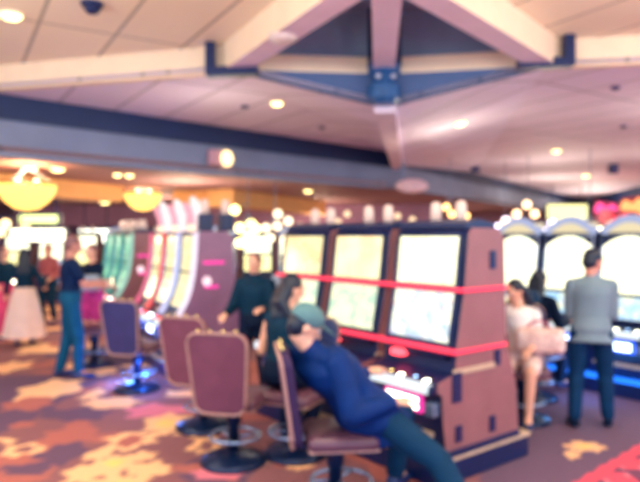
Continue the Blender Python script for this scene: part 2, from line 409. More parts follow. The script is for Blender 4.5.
for px, d, y0, y1, lab in ((475, 17.5, 158, 172, 'dark speaker hanging above the middle of the navy fascia'), (613, 17, 160, 174, 'dark speaker hanging near the right edge under the pink ceiling')):
    a = pd(px, d, y0); b = pd(px, d, y1)
    t = empty('hanging_speaker', (a.x, a.y, b.z)); tag(t, lab, 'speaker', 'dark speakers hanging from the ceiling')
    h = a.z-b.z
    bm = B(); bx(bm, -.11, .11, -.1, .1, 0, h, bev=.02); link('cabinet', bm, BLK, t)
    bm = B(); tube(bm, [(0, 0, h), (0, 0, ZL-b.z)], .015); link('rod', bm, BLK, t)
    bm = B(); bx(bm, -.085, .085, -.115, -.1, .04, h-.04); link('grille', bm, SM, t)
# sconce on the long fascia
d = 11.0; dirF = (Vector(E1)-Vector(Q)).normalized(); nF = Vector((dirF.y, -dirF.x))
def on_fascia(px):
    r = (px-320)/F; a = (r*Q[1]-Q[0])/(dirF.x-r*dirF.y); return Vector(Q)+dirF*a
for px, py, lab, col, st in ((217, 158, 'round glowing sconce on the long grey fascia above the left bank', (255, 215, 150), 2.2),):
    c = on_fascia(px)+nF*.12; z = CAMH-(py-HY)*c.y/F
    t = empty('wall_sconce', (c.x, c.y, z), math.atan2(dirF.y, dirF.x)); tag(t, lab, 'wall lamp')
    bm = B(); bx(bm, -.22, .05, -.02, .12, -.14, .14, bev=.03); link('back_plate', bm, mat('rose_metal', (205, 150, 160), .4), t)
    bm = B(); ell(bm, (.12, -.02, 0), .13, .08, .15); link('oval_glow', bm, emi('sconce_glow', col, st), t, True)
p = pd(402, 13.9, 185); t = empty('light_spot', (p.x, p.y, p.z)); tag(t, 'pale pink oval light spot, shaped as a solid, at the far end of the central beam', 'lamp')
bm = B(); ell(bm, (0.22, 0, -.02), .38, .12, .17); link('oval_glow', bm, mat('rose_light_spot', (230, 190, 195), .5), t, True)  # spot of light on the fascia built as a pale solid oval
bm = B(); tube(bm, [(0, 0, 0), (0, 0, 3.5-p.z)], .05); link('stem', bm, FASC, t)

# ------------------------------------------------------------------ amber bowl lamps
AMB = emi('amber_glass', (255, 196, 96), 1.7, (200, 140, 60)); BULB = emi('bulb_glow', (255, 244, 205), 8)
def bowl(px, py, d, r, lab):
    p = pd(px, d, py)
    t = empty('bowl_pendant', (p.x, p.y, p.z)); tag(t, lab, 'pendant lamp', 'amber glass bowl lamps')
    bm = B(); pr = [(.001, -r*.82), (r*.4, -r*.75), (r*.75, -r*.48), (r*.95, -r*.15), (r, .05), (r*.97, .05), (r*.92, -r*.14), (r*.7, -r*.44), (.001, -r*.76)]
    lathe(bm, pr, 32, close=False); link('glass_bowl', bm, AMB, t, True)
    bm = B(); tube(bm, [(r*math.cos(a*.2618), r*math.sin(a*.2618), .07) for a in range(24)], .018, closed=True); link('rim', bm, mat('brass', (220, 160, 80), .3, .6), t, True)
    hh = 2.98-p.z
    for k in range(3):
        a = 2*math.pi*k/3+.4
        bm = B(); tube(bm, [(r*.98*math.cos(a), r*.98*math.sin(a), .06), (.03*math.cos(a), .03*math.sin(a), hh-.04)], .012); link('rod', bm, mat('pale_metal', (200, 200, 215), .3, .5), t)
    bm = B(); lathe(bm, [(.08, hh-.06), (.1, hh), (.001, hh)], 16); link('canopy', bm, mat('pale_metal', (200, 200, 215)), t, True)
    for k in range(3):
        a = 2*math.pi*k/3; bm = B(); ell(bm, (r*.35*math.cos(a), r*.35*math.sin(a), .05), .07, .07, .09); link('bulb', bm, BULB, t, True)
    lamp((p.x, p.y, p.z+.2), 30, spot=False, col=(1, .72, .4))
bowl(27, 188, 10.2, .46, 'large amber glass bowl lamp hanging at the far left')
bowl(143, 196, 15.5, .46, 'smaller-looking amber bowl lamp hanging above the lit slot toppers')

# ------------------------------------------------------------------ slot machines
UROW = Vector((-.614, .789)); VDEP = Vector((.789, .614))
ANG_C = math.atan2(-.789, .614)
U2 = Vector((-.515, .857)); V2 = Vector((.857, .515)); ANG_L = math.atan2(-.857, .515)
PROF_C = [(.10, .2), (.06, .45), (.05, .66), (.0, .68), (.0, .745), (.20, .80), (.21, .97), (.30, 1.40), (.348, 1.82), (.38, 1.86), (.70, 1.86), (.77, 1.78), (.80, .96), (.93, .62), (.97, .2)]
PROF_L = [(.12, .2), (.08, .45), (.06, .62), (.0, .66), (.0, .72), (.08, .78), (.14, .86), (.22, 1.0), (.29, 1.2), (.33, 1.5), (.35, 1.82), (.39, 1.86), (.72, 1.86), (.80, 1.78), (.84, 1.0), (.92, .6), (.94, .2)]
def ft(prof, z):
    i0 = next(i for i, p in enumerate(prof) if p[1] >= .74)
    pts = prof[i0:next(i for i, p in enumerate(prof) if p[1] >= 1.82)+1]
    for (a, za), (b, zb) in zip(pts, pts[1:]):
        if za <= z <= zb: return a+(b-a)*(z-za)/(zb-za)
    return pts[-1][0] if z > 1 else pts[0][0]
def inset(prof, d):
    cy = .45; cz = 1.0
    return [(y+(d if y < cy else -d), z+(d*.3 if z < cz else -d)) for y, z in prof]
def patch(prof, x0, x1, z0, z1, off, n=10, th=.01, arch=0.0, mi=0):
    """panel following the machine's front, optional arched top"""
    bm = B(); nx = 12; g = []
    for j in range(n+1):
        row = []
        for i in range(nx+1):
            u = i/nx; zz = z0+(z1-z0)*j/n
            if arch: zz = z0+(z1+arch*(1-(2*u-1)**2)-z0)*j/n
            row.append(bm.verts.new((x0+(x1-x0)*u, ft(prof, zz)-off, zz)))
        g.append(row)
    for j in range(n):
        for i in range(nx): bm.faces.new((g[j][i], g[j][i+1], g[j+1][i+1], g[j+1][i]))
    bmesh.ops.recalc_face_normals(bm, faces=bm.faces[:])
    r = bmesh.ops.extrude_face_region(bm, geom=bm.faces[:])
    for v in [e for e in r['geom'] if isinstance(e, bmesh.types.BMVert)]: v.co.y += th
    return bm
def framebm(prof, x0, x1, z0, z1, off, r):
    bm = B(); pts = []
    zs = [z0+(z1-z0)*k/6 for k in range(7)]
    pts += [(x0, ft(prof, z)-off, z) for z in zs] + [(x1, ft(prof, z)-off, z) for z in zs[::-1]]
    tube(bm, pts, r, 6, closed=True); return bm
CABD = mat('machine_black', (8, 28, 76), .4)
WOOD = mat('brown_laminate', (146, 96, 98), .45, scale=3, var=.1)
MAUP = mat('mauve_laminate', (148, 104, 134), .4, scale=3, var=.12)
CHR = mat('chrome_trim', (150, 170, 205), .25, .6)
TAN = mat('tan_trim', (196, 168, 140), .5)
REDL = emi('red_strip', (255, 62, 92), .8, (200, 40, 60))
MAGL = emi('magenta_strip', (250, 60, 170), .7, (200, 40, 120))
BTNW = emi('button_white', (255, 252, 215), 5); BTNB = emi('button_blue', (150, 200, 255), 5); BTNR = emi('button_red', (255, 70, 80), 3); BTNY = emi('button_yellow', (255, 225, 130), 4)
CANDL = emi('candle_white', (255, 216, 190), .28, (190, 165, 160))
def machine(style, upper, lower, strip=None, side=None, topper=None, w=.77, name='slot_machine', lstrip=None):
    t = empty(name)
    prof = PROF_L if style == 'L' else PROF_C
    hw = w/2
    bm = B(); prism(bm, inset(prof, .006), -hw+.012, hw-.012); link('cabinet', bm, CABD, t)
    for sx in (-1, 1):
        bm = B(); prism(bm, prof, sx*hw-(.012 if sx > 0 else 0), sx*hw+(.012 if sx < 0 else 0))
        sp = link('side_panel', bm, side or WOOD, t)
        if style == 'C' and sx > 0:
            for (y, z, a, b) in ((.62, 1.62, .05, .07), (.68, .86, .05, .06), (.2, .7, .07, .11), (.22, .36, .05, .06), (.62, .36, .05, .06)):
                bm = B(); bx(bm, hw-.002, hw+.012, y-a/1.4, y+a/1.4, z-b, z+b, bev=.004); link('latch', bm, CABD, sp)
            bm = B(); bx(bm, hw-.002, hw+.01, .16, .66, .79, .83, bev=.004); link('rail', bm, TAN, sp)
            bm = B(); bx(bm, hw-.002, hw+.010, .09, .97, .2, .25, bev=.004); link('skirting', bm, CABD, sp)
    sw = hw-(.085 if style == 'C' else .055)
    if style == 'R':
        link('upper_screen', patch(prof, -sw, sw, 1.14, 1.68, .022, arch=.12), upper, t)
        link('lower_screen', patch(prof, -sw, sw, .84, 1.10, .022), lower, t)
    elif style == 'L':
        link('upper_screen', patch(prof, -sw+.05, sw-.05, 1.36, 1.80, .022), upper, t)
        link('lower_screen', patch(prof, -sw+.05, sw-.05, .92, 1.33, .022), lower, t)
    else:
        link('upper_screen', patch(prof, -sw, sw, 1.43, 1.80, .022), upper, t)
        link('lower_screen', patch(prof, -sw, sw, 1.01, 1.37, .022), lower, t)
    link('bezel', framebm(prof, -sw-.02, sw+.02, .84 if style == 'R' else .9, 1.81, .02, .016), CHR if style != 'C' else CABD, t, True)
    if style == 'C':
        for z, lab in ((1.40, None), (.955, None)):
            bm = B(); y = ft(prof, z)-.045
            n = 8; pts = []
            bx(bm, -.40, hw+.016, y-.012, y+.05, z-.015, z+.015, bev=.005)
            bx(bm, hw+.001, hw+.018, y-.01, .80, z-.015, z+.015, bev=.006)
            link('light_strip', bm, REDL, t)
        for z0 in (.86,):
            bm = B(); bx(bm, -.22, -.1, .12, .2, z0, z0+.05, bev=.01); link('bill_acceptor', bm, BTNR, t)
    if strip:
        for sx, sm in ((1, strip), (-1, lstrip)):
            if sm is None: continue
            bm = B(); pts = [(sx*(hw-.01), ft(prof, z)-.035, z) for z in [1.84, 1.7, 1.5, 1.3, 1.15, 1.0, .92, .86, .80]]
            tube(bm, pts, .034, 8); link('light_strip', bm, sm, t, True)
    if style == 'L' and side:  # emissive magenta stripes and a pale blob on the side panel
        for (z, a, b) in ((1.47, .40, .68), (1.17, .42, .6)):
            bm = B(); bx(bm, hw+.001, hw+.014, a, b, z-.018, z+.018, bev=.004); link('glow_bar', bm, MAGL, t)
        bm = B(); ell(bm, (hw+.01, .45, 1.24), .015, .06, .06); link('side_blob', bm, emi('pale_blob', (255, 215, 225), 1.0), t, True)
    # button deck
    bm = B(); bx(bm, -hw+.02, hw-.02, -.05, .16, .66, .735, bev=.025); deck = link('button_deck', bm, CABD, t)
    bm = B(); bx(bm, -hw+.05, hw-.05, -.058, .0, .675, .742, bev=.006); link('glow_bar', bm, emi('deck_bar', (225, 235, 240), .9), deck)
    cols = [BTNW, BTNY, BTNW, BTNB, BTNW] if style != 'L' else [BTNR, BTNB, BTNW, BTNB, BTNR]
    for k, x in enumerate((-.24, -.12, 0, .12, .24)):
        bm = B(); lathe(bm, [(.034, 0), (.034, .015), (.02, .024), (.001, .026)], 14, (x*w/.72, .03+(.03 if k % 2 else 0), .735)); link('button', bm, cols[k], deck, True)
    # belly
    bm = B(); bx(bm, -.2, .2, .03, .075, .49, .63, bev=.02); bp = link('belly_panel', bm, MAGL if style == 'C' else (emi('belly_blue', (40, 90, 255), 1.5)), t)
    bm = B(); bx(bm, -.165, .165, .02, .04, .515, .605, bev=.008); link('belly_display', bm, BTNW if style == 'C' else emi('belly_white', (205, 225, 255), 4), bp)
    if style == 'L':
        bm = B(); bx(bm, -.1, .1, .02, .06, .635, .655, bev=.006); link('glow_bar', bm, BTNR, bp)
    bm = B(); bx(bm, -.28, .28, .035, .09, .33, .37, bev=.008); link('kick_rail', bm, TAN, t)
    bm = B(); bx(bm, hw-.13, hw-.04, .0, .1, .5, .6, bev=.01); link('coin_slot', bm, CHR, t)
    # lamps on top
    if topper is None:
        for x in (-.12, .14):
            bm = B(); lathe(bm, [(.035, 0), (.035, .06), (.03, .06), (.03, 0)], 14, (x, .55, 1.86)); cb = link('candle_base', bm, CABD, t, True)
            bm = B(); lathe(bm, [(.042, .06), (.045, .14), (.04, .2), (.02, .22), (.001, .22)], 14, (x, .55, 1.86)); link('candle_lamp', bm, CANDL, cb, True)
        bm = B(); prism(bm, [(.36, 1.86), (.36, 1.9), (.5, 1.93), (.7, 1.9), (.72, 1.86)], -hw+.04, hw-.04); link('top_cap', bm, CABD, t)
    elif topper == 'fins':
        for x, h, mm in ((-.12, .36, emi('fin_pink', (255, 165, 180), .8)), (.16, .42, emi('fin_white', (255, 232, 232), .85))):
            bm = B(); tube(bm, [(x, .42, 1.86), (x+.01, .40, 1.86+h*.5), (x-.02, .36, 1.86+h*.85), (x-.05, .33, 1.86+h)], [.055, .06, .055, .035], 10); link('topper_fin', bm, mm, t, True)
        bm = B(); ell(bm, (.0, .36, 1.9), .07, .05, .05); link('topper_globe', bm, emi('globe_peach', (255, 215, 180), 1.2), t, True)
    elif topper == 'arch':
        bm = B(); pts = [(-.33+.0275*k, .3, 1.84+.16*math.sin(math.pi*k/24)) for k in range(25)]
        tube(bm, [(a, .36, c) for a, b, c in pts], .05, 8); link('topper_arch', bm, emi('arch_lilac', (200, 212, 255), .5), t, True)
        bm = B(); prism(bm, [(.33, 1.84), (.33, 1.96), (.5, 1.97), (.5, 1.84)], -.28, .28); link('topper_sign', bm, emi('arch_fill', (255, 236, 190), .6), t)
    return t
SC1 = screen_mat('screen_cream', (255, 253, 212), (248, 242, 188), (215, 215, 170), 1.3, 4, 1)
SC2 = screen_mat('screen_symbols', (250, 248, 215), (165, 185, 205), (220, 130, 150), 1.2, 6, 2)
SC3 = screen_mat('screen_peach', (255, 244, 185), (255, 218, 160), (130, 215, 170), 1.15, 3, 3)
SC4 = screen_mat('screen_green', (246, 248, 200), (175, 210, 180), (230, 120, 130), 1.05, 6, 4)
SC5 = screen_mat('screen_hot', (255, 240, 175), (252, 215, 150), (235, 100, 80), .95, 4, 5)
SCB = screen_mat('screen_bright', (255, 253, 215), (255, 250, 196), (190, 240, 210), 1.6, 3, 6)
SCB2 = screen_mat('screen_bright_reels', (250, 252, 205), (150, 200, 240), (255, 130, 160), 1.0, 6, 7)
SCW = screen_mat('screen_warm', (255, 246, 175), (252, 235, 150), (255, 200, 140), 1.3, 4, 8)
SCT = screen_mat('screen_teal', (120, 210, 160), (40, 120, 120), (230, 240, 160), .9, 4, 9)

def place(t, org, s, t_, u, v, ang):
    p = Vector(org)+u*s+v*t_; t.location = (p.x, p.y, 0); t.rotation_euler = (0, 0, ang)
NC = (.818, 4.32)
GC = 'slot machines of the near bank with red light bands'
c1 = machine('C', SC1, SC2); place(c1, NC, .36, 0, UROW, VDEP, ANG_C); tag(c1, 'nearest slot machine of the red-banded bank, full brown side panel in view', 'slot machine', GC)
c2 = machine('C', SC3, SC4); place(c2, NC, 1.18, 0, UROW, VDEP, ANG_C); tag(c2, 'middle slot machine of the three with red light bands, peach upper screen', 'slot machine', GC)
c3 = machine('C', SC5, SC4); place(c3, NC, 2.00, 0, UROW, VDEP, ANG_C); tag(c3, 'farthest slot machine of the three with red bands, beside the dark-haired woman', 'slot machine', GC)
def plinth(org, ang, u, v, s0, s1, t0, t1, lab, rail=None):
    p = Vector(org)
    t = empty('machine_plinth', (p.x, p.y, 0), ang); tag(t, lab, 'plinth')
    bm = B(); bx(bm, -s1, -s0, t0, t1, 0, .17, bev=.01); link('base', bm, CABD, t)
    bm = B()
    bx(bm, -s1-.012, -s0+.012, t0-.015, t1+.01, .168, .2, bev=.004); link('top_trim', bm, rail or TAN, t)
    return t
plinth(NC, ANG_C, UROW, VDEP, -.02, 2.42, 0, 1.12, 'dark plinth with tan edge under the red-banded slot machines')
NL = (-1.78, 7.3)
SCL = screen_mat('screen_butter', (255, 244, 195), (244, 226, 150), (250, 185, 140), .85, 4, 10)
STW = emi('strip_white', (244, 226, 246), .85); STB = emi('strip_blue_white', (205, 205, 250), .85); STR = emi('strip_red', (255, 96, 96), .8); STP = emi('strip_pink', (255, 110, 145), .7); STG = emi('strip_teal', (60, 180, 165), .5); STM = emi('strip_mint', (170, 225, 205), .6)
GL = 'slot machines with glowing curved edge strips'
for k, (s, st, ls, sc, topp, lab) in enumerate(((.33, STW, None, SCL, 'fins', 'curved slot machine with white edge strip and magenta side stripes, front of the left bank'),
                                  (.99, STB, None, SCL, 'fins', 'curved slot machine with bluish white edge strip, second in the left bank'),
                                  (1.65, STR, STP, SCL, 'fins', 'curved slot machine with red and pink edge strips, third in the left bank'),
                                  (3.45, STM, None, SCT, None, 'teal-lit slot machine with pale mint strip, nearest of the three teal ones'),
                                  (4.11, STG, None, SCT, None, 'teal-lit slot machine in the middle of the three teal ones'),
                                  (4.77, STG, STG, SCT, None, 'teal-lit slot machine farthest along the left bank'))):
    m = machine('L', sc, sc, st, MAUP if k == 0 else WOOD, topp, .63, lstrip=ls)
    place(m, NL, s, 0, U2, V2, ANG_L); tag(m, lab, 'slot machine', GL)
    if k == 0:
        for y in (.46, .74):
            bm = B(); bx(bm, .12, .30, y-.09, y+.09, 1.86, 2.08, bev=.02); cb = link('candle_base', bm, CABD, m)
            bm = B(); lathe(bm, [(.05, 0), (.055, .08), (.05, .15), (.03, .18), (.001, .18)], 14, (.21, y, 2.08)); link('candle_lamp', bm, CANDL, cb, True)
BLR = emi('blue_rail', (30, 120, 255), 1.1, (30, 90, 200))
plinth(NL, ANG_L, U2, V2, 0, 2.0, .08, 1.0, 'dark plinth under the three white and red strip machines')
plinth(NL, ANG_L, U2, V2, 3.1, 5.1, .08, 1.0, 'dark plinth under the teal-lit machines')
# blue lamp washing the carpet beside the left bank
lamp((-2.35, 7.5, .16), 20, .05, False, (.05, .25, 1)); lamp((-2.0, 7.0, .25), 9, .05, False, (.05, .25, 1))
# bright bank on the right
GR = 'very bright slot machines at the right'
r2 = Vector((3.09, 7.6))-VDEP*.3
for s, lab in ((.74, 'left one of the three very bright slot machines, behind the seated woman'), (0, 'middle one of the three very bright slot machines, beside the man in grey'), (-.74, 'right one of the three very bright slot machines, cut by the photo edge')):
    m = machine('R', SCB, SCB2, None, CABD, 'arch', .70); place(m, r2, s, 0, UROW, VDEP, ANG_C); tag(m, lab, 'slot machine', GR)
plinth(r2, ANG_C, UROW, VDEP, -1.12, 1.12, 0, 1.1, 'dark plinth with glowing blue edge under the bright right bank', BLR)
lamp((2.9, 6.7, .3), 5, .1, False, (.1, .4, 1))
# far banks facing the viewer
GF = 'far slot machines in the background'
far = machine('C', SCB, SCW, None, WOOD)
for ch in list(far.children):
    if ch.name.startswith(('light_strip', 'bill_acceptor')): bpy.data.objects.remove(ch)
far2 = machine('R', SCB, SCB2, None, MAUP, 'arch', .70)
spots = [(-8.3, 16.5), (-7.45, 16.7), (-6.6, 16.9), (-5.75, 17.1), (-4.9, 17.3), (-2.2, 13.4), (-1.4, 13.7), (-.6, 14.0)]
labs = ['bright far slot machine at the left edge, first from the left', 'bright far slot machine behind the woman in the cream skirt', 'bright far slot machine left of the man in the navy shirt',
        'bright far slot machine behind the man in the navy shirt', 'bright far slot machine behind the person holding a grey bag', 'far slot machine just right of the mauve side panel',
        'far slot machine behind the dark jacketed person, middle of the trio', 'far slot machine just left of the red-banded bank']
used = set()
for i, ((x, y), lab) in enumerate(zip(spots, labs)):
    src = far if i % 2 == 0 else far2
    m = src if src not in used else copy_tree(src); used.add(src)
    m.location = (x, y, 0); m.rotation_euler = (0, 0, R(6)); tag(m, lab, 'slot machine', GF)
for x0, x1, y, lab in ((-8.75, -4.4, 16.9, 'low dark plinth under the far left slot machines'), (-2.65, -.15, 13.75, 'low dark plinth under the far middle slot machines')):
    t = empty('machine_plinth', ((x0+x1)/2, y, 0), R(13 if x0 < -4 else 21)); tag(t, lab, 'plinth')
    bm = B(); bx(bm, -(x1-x0)/2, (x1-x0)/2, -.1, 1.2, 0, .19, bev=.01); link('base', bm, CABD, t)

# ------------------------------------------------------------------ signs and far lights
def sign(px, py, d, wpx, hpx, colr, st, lab, name='lit_sign', ztop=3.0, frame=CABD, rz=0, tubes=None):
    p = pd(px, d, py); w = wpx*d/F; h = hpx*d/F
    t = empty(name, (p.x, p.y, p.z), rz); tag(t, lab, 'sign')
    bm = B(); bx(bm, -w/2-.04, w/2+.04, 0, .16, -h/2-.04, h/2+.04, bev=.02); link('frame', bm, frame, t)
    bm = B(); bx(bm, -w/2, w/2, -.03, .01, -h/2, h/2, bev=.02); f = link('face', bm, emi('sign_%d_%d' % (px, py), colr, st), t)
    if ztop:
        for sx in (-1, 1):
            bm = B(); tube(bm, [(sx*w*.35, .08, h/2), (sx*w*.35, .08, ztop-p.z)], .02); link('rod', bm, frame, t)
    return t
sign(567, 212, 24, 40, 15, (255, 244, 165), 1.3, 'yellow lit rectangular sign hanging at the right under the fascia', ztop=3.8)
sign(39, 219, 15.5, 40, 8, (235, 250, 150), 1.8, 'long pale green-yellow lit sign under the large bowl lamp')
sign(95, 236, 22, 32, 13, (255, 255, 235), 3, 'white glowing sign behind the navy-shirted man')
sign(38, 235, 15.2, 54, 12, (255, 250, 215), 2.6, 'wide cream lit sign over the far left slot machines')
sign(158, 234, 24, 30, 8, (255, 225, 235), 1.8, 'far pinkish lit sign behind the left bank')
def neon(px0, py0, px1, py1, d, col, lab):
    a = pd(px0, d, py0); b = pd(px1, d-1.2, py1)
    t = empty('neon_sign', a); tag(t, lab, 'neon sign', 'red and pink neon shapes on the right wall')
    D = b-a; bm = B(); pts = [D*(k/10)+Vector((0, 0, .18*math.sin(k*1.3))) for k in range(11)]
    tube(bm, pts, .16, 8); link('tube', bm, col, t, True)
    bm = B(); wallseg(bm, (0, .3), (D.x, D.y+.3), -.4, .4, .1, D.z-.4, D.z+.4); link('back_board', bm, mat('wine_board', (150, 60, 90), .5), t)
NP = emi('neon_pink', (255, 70, 140), 1.5); NR = emi('neon_red', (240, 60, 70), 1.2); NO = emi('neon_orange', (255, 150, 90), 1.6)
neon(598, 211, 622, 215, 22, NP, 'pink neon band high on the right, left end')
neon(604, 221, 640, 224, 20, NR, 'red neon band under the pink one at the right')
neon(624, 209, 650, 206, 22, NO, 'orange neon band at the right edge of the photo')
# clusters of globe lamps
def cluster(cx, cy, d, pts, colr, st, r, lab, ztop, name='globe_chandelier'):
    p = pd(cx, d, cy)
    t = empty(name, p); tag(t, lab, 'chandelier')
    G = emi('globe_%d' % cx, colr, st)
    bm = B(); lathe(bm, [(.009, 0), (.009, ceil_z(p)-p.z)], 8, close=True); link('stem', bm, FASC, t)
    for px, py in pts:
        q = pd(px, d, py)-p; q.y = random.uniform(-.15, .15)
        bm = B(); ell(bm, q, r, r, r, seg=14); g = link('globe', bm, G, t, True)
        bm = B(); tube(bm, [(0, 0, max(.2, q.z+.15)), (q.x, q.y, q.z)], .009, 6); link('arm', bm, FASC, t)
cluster(450, 205, 14, [(437, 212), (447, 207), (452, 214), (460, 210), (465, 216)], (255, 190, 110), 4, .08, 'cluster of orange globe lamps above the nearest brown machine', 3.5)
cluster(248, 222, 12.6, [(235, 210), (240, 228), (248, 236), (256, 229), (256, 244), (250, 224), (240, 243)], (255, 240, 150), 4, .1, 'cluster of yellow globe lamps right of the mauve side panel', 3.0)
cluster(275, 224, 12.6, [(266, 228), (277, 226), (288, 221), (270, 238), (284, 240), (278, 214)], (255, 232, 190), 2.2, .09, 'cluster of cream globe lamps left of the red-banded bank', 3.0)
cluster(528, 206, 15, [(525, 205), (516, 214), (534, 214), (522, 222), (506, 222)], (255, 205, 150), 3.5, .1, 'cluster of peach globe lamps above the left bright machine', 3.8)
cluster(590, 226, 14, [(564, 226), (576, 232), (590, 228), (603, 232), (612, 226), (625, 230)], (255, 240, 190), 4.5, .12, 'cluster of cream globe lamps above the man in grey', 3.8)
cluster(505, 226, 16, [(497, 228), (507, 221), (545, 232), (553, 224)], (235, 225, 255), 3, .12, 'cluster of lilac globe lamps over the bright machines', 3.8)
cluster(12, 226, 18, [(0, 232), (8, 224), (16, 234), (24, 226)], (255, 215, 150), 3, .14, 'cluster of warm globe lamps at the far left edge', 3.0)
cluster(330, 222, 19, [(300, 226), (338, 222), (347, 214), (398, 216), (412, 220)], (255, 215, 170), 1.2, .10, 'string of small pale globe lamps behind the red-banded bank', 3.0)

# ------------------------------------------------------------------ stools
UPH = mat('mauve_vinyl', (122, 70, 90), .6, scale=6, var=.1, bump=.05); SEATM = mat('brown_leather', (100, 62, 80), .35, scale=8, var=.15, bump=.08)
PIP = mat('tan_piping', (178, 134, 126), .5); PEDM = mat('stool_metal', (16, 38, 76), .3, .4); STUD = mat('brass_stud', (255, 220, 150), .15, .8)
ORU = mat('rust_vinyl', (160, 84, 86), .55, scale=6); PUR = mat('purple_vinyl', (54, 52, 106), .5, scale=6)
def stool(uph=UPH):
    t = empty('casino_chair')
    bm = B(); lathe(bm, [(.265, 0), (.265, .02), (.24, .045), (.12, .07), (.05, .1), (.001, .1)], 28); link('base', bm, PEDM, t, True)
    bm = B(); lathe(bm, [(.045, .07), (.045, .3), (.06, .31), (.06, .47), (.001, .47)], 18); link('pedestal', bm, PEDM, t, True)
    bm = B(); tube(bm, [(.2*math.cos(a*.3142), .04+.2*math.sin(a*.3142), .2) for a in range(20)], .014, closed=True)
    for k in range(3):
        a = 2*math.pi*k/3+.5; tube(bm, [(.04*math.cos(a), .04*math.sin(a), .2), (.2*math.cos(a), .04+.2*math.sin(a), .2)], .012)
    link('foot_ring', bm, CHR, t, True)
    bm = B(); bx(bm, -.24, .24, -.2, .26, .445, .555, bev=.045); s = link('seat', bm, SEATM, t, True)
    bm = B(); bx(bm, -.235, .235, -.195, .255, .455, .475, bev=.009); link('seat_edge', bm, PIP, s)
    # backrest: rounded outline, curved and tilted
    def outline(w, h, r, n=7):
        pts = []
        for cx, cz, a0 in ((w-r, h-r, 0), (-w+r, h-r, 90), (-w*.86+r, -h+r, 180), (w*.86-r, -h+r, 270)):
            for k in range(n): a = R(a0+90*k/(n-1)); pts.append((cx+r*math.cos(a), cz+r*math.sin(a)))
        return pts
    def pos(x, z, off): # local back frame
        return (x, -.26-.10*(z/.32)*.5-.05+.35*x*x+off, .77+z)
    O = outline(.235, .31, .09)
    bm = B(); fr = []
    for off, sc in ((-.035, .93), (-.03, 1), (.03, 1), (.04, .92)): fr.append([bm.verts.new(pos(x*sc, z*sc, off)) for x, z in O])
    for a, b in zip(fr, fr[1:]):
        for k in range(len(O)): bm.faces.new((a[k], a[(k+1) % len(O)], b[(k+1) % len(O)], b[k]))
    for ring, off in ((fr[0], -.038), (fr[-1], .045)):
        c = bm.verts.new(pos(0, 0, off))
        for k in range(len(O)): bm.faces.new((ring[k], ring[(k+1) % len(O)], c))
    b = link('backrest', bm, uph, t)
    bm = B(); tube(bm, [pos(x, z, -.032) for x, z in O], .012, 6, closed=True); link('piping', bm, PIP, b, True)
    for k in range(4):
        bm = B(); p = pos(-.15+.1*k, .325, 0); ell(bm, p, .014, .014, .014, seg=8); link('stud', bm, STUD, b, True)
    for sx in (-1, 1):
        bm = B(); tube(bm, [(sx*.15, -.14, .46), (sx*.15, -.24, .48), (sx*.15, -.27, .56)], .016); link('back_bracket', bm, PEDM, t, True)
    return t
GS = 'casino chairs with upholstered backs'
st0 = stool(); sto = stool(ORU); stp = stool(PUR); stw = stool(mat('wine_vinyl', (60, 42, 78), .6)); stn = stool(mat('navy_vinyl', (34, 52, 104), .5))
def put(src, x, y, rz, lab, first=[set()]):
    s = src if src not in first[0] else copy_tree(src); first[0].add(src)
    s.location = (x, y, 0); s.rotation_euler = (0, 0, R(rz)); tag(s, lab, 'chair', GS); return s
put(st0, -.69, 4.85, -12, 'empty mauve casino chair with tan piping, back turned to the viewer in mid-photo')
put(st0, -1.09, 5.72, -22, 'empty mauve casino chair half behind the other mauve one')
put(stw, .10, 3.98, -84, 'dark plum casino chair under the reclining person in the cap, seen side-on')
put(stn, -.20, 5.02, 155, 'navy casino chair under the dark-haired person, behind the capped one')
put(stp, -2.14, 7.12, -16, 'purple casino chair in front of the left bank with lit blue carpet')
put(sto, -3.15, 8.5, -80, 'rust casino chair seen edge-on behind the navy-shirted man')
put(stp, 1.98, 5.95, 165, 'purple casino chair under the woman in the white top')
put(stp, 2.36, 6.75, -50, 'purple casino chair under the person with the dark backpack')

# ------------------------------------------------------------------ people
def remesh(bm, vox, smooth=4):
    me = bpy.data.meshes.new('tmp'); bm.to_mesh(me); bm.free()
    o = bpy.data.objects.new('tmp', me); COL.objects.link(o)
    m = o.modifiers.new('r', 'REMESH'); m.mode = 'VOXEL'; m.voxel_size = vox; m.use_smooth_shade = True
    s = o.modifiers.new('s', 'SMOOTH'); s.factor = .5; s.iterations = smooth
    dg = bpy.context.evaluated_depsgraph_get(); me2 = bpy.data.meshes.new_from_object(o.evaluated_get(dg))
    bpy.data.objects.remove(o); bpy.data.meshes.remove(me)
    return me2
def olink(name, me, m, parent):
    me.name = name; me.materials.clear(); me.materials.append(m)
    for p in me.polygons: p.use_smooth = True
    o = bpy.data.objects.new(name, me); COL.objects.link(o); o.parent = parent; return o
def cone(bm, p, q, r0, r1, n=14):
    p = Vector(p); q = Vector(q); d = q-p; L = d.length or 1e-4; t = d/L
    up = Vector((0, 0, 1)) if abs(t.z) < .9 else Vector((0, 1, 0)); a = t.cross(up).normalized(); b = t.cross(a)
    rings = []
    seq = [(-math.cos(x)*r0, math.sin(x)*r0) for x in (R(12), R(35), R(62), R(90))]+[(L+math.sin(x)*r1, math.cos(x)*r1) for x in (0, R(28), R(55), R(78))]
    for s, r in seq: rings.append([bm.verts.new(p+t*s+(a*math.cos(2*math.pi*k/n)+b*math.sin(2*math.pi*k/n))*r) for k in range(n)])
    for x, y in zip(rings, rings[1:]):
        for k in range(n): bm.faces.new((x[k], x[(k+1) % n], y[(k+1) % n], y[k]))
    bm.faces.new(rings[0][::-1]); bm.faces.new(rings[-1])
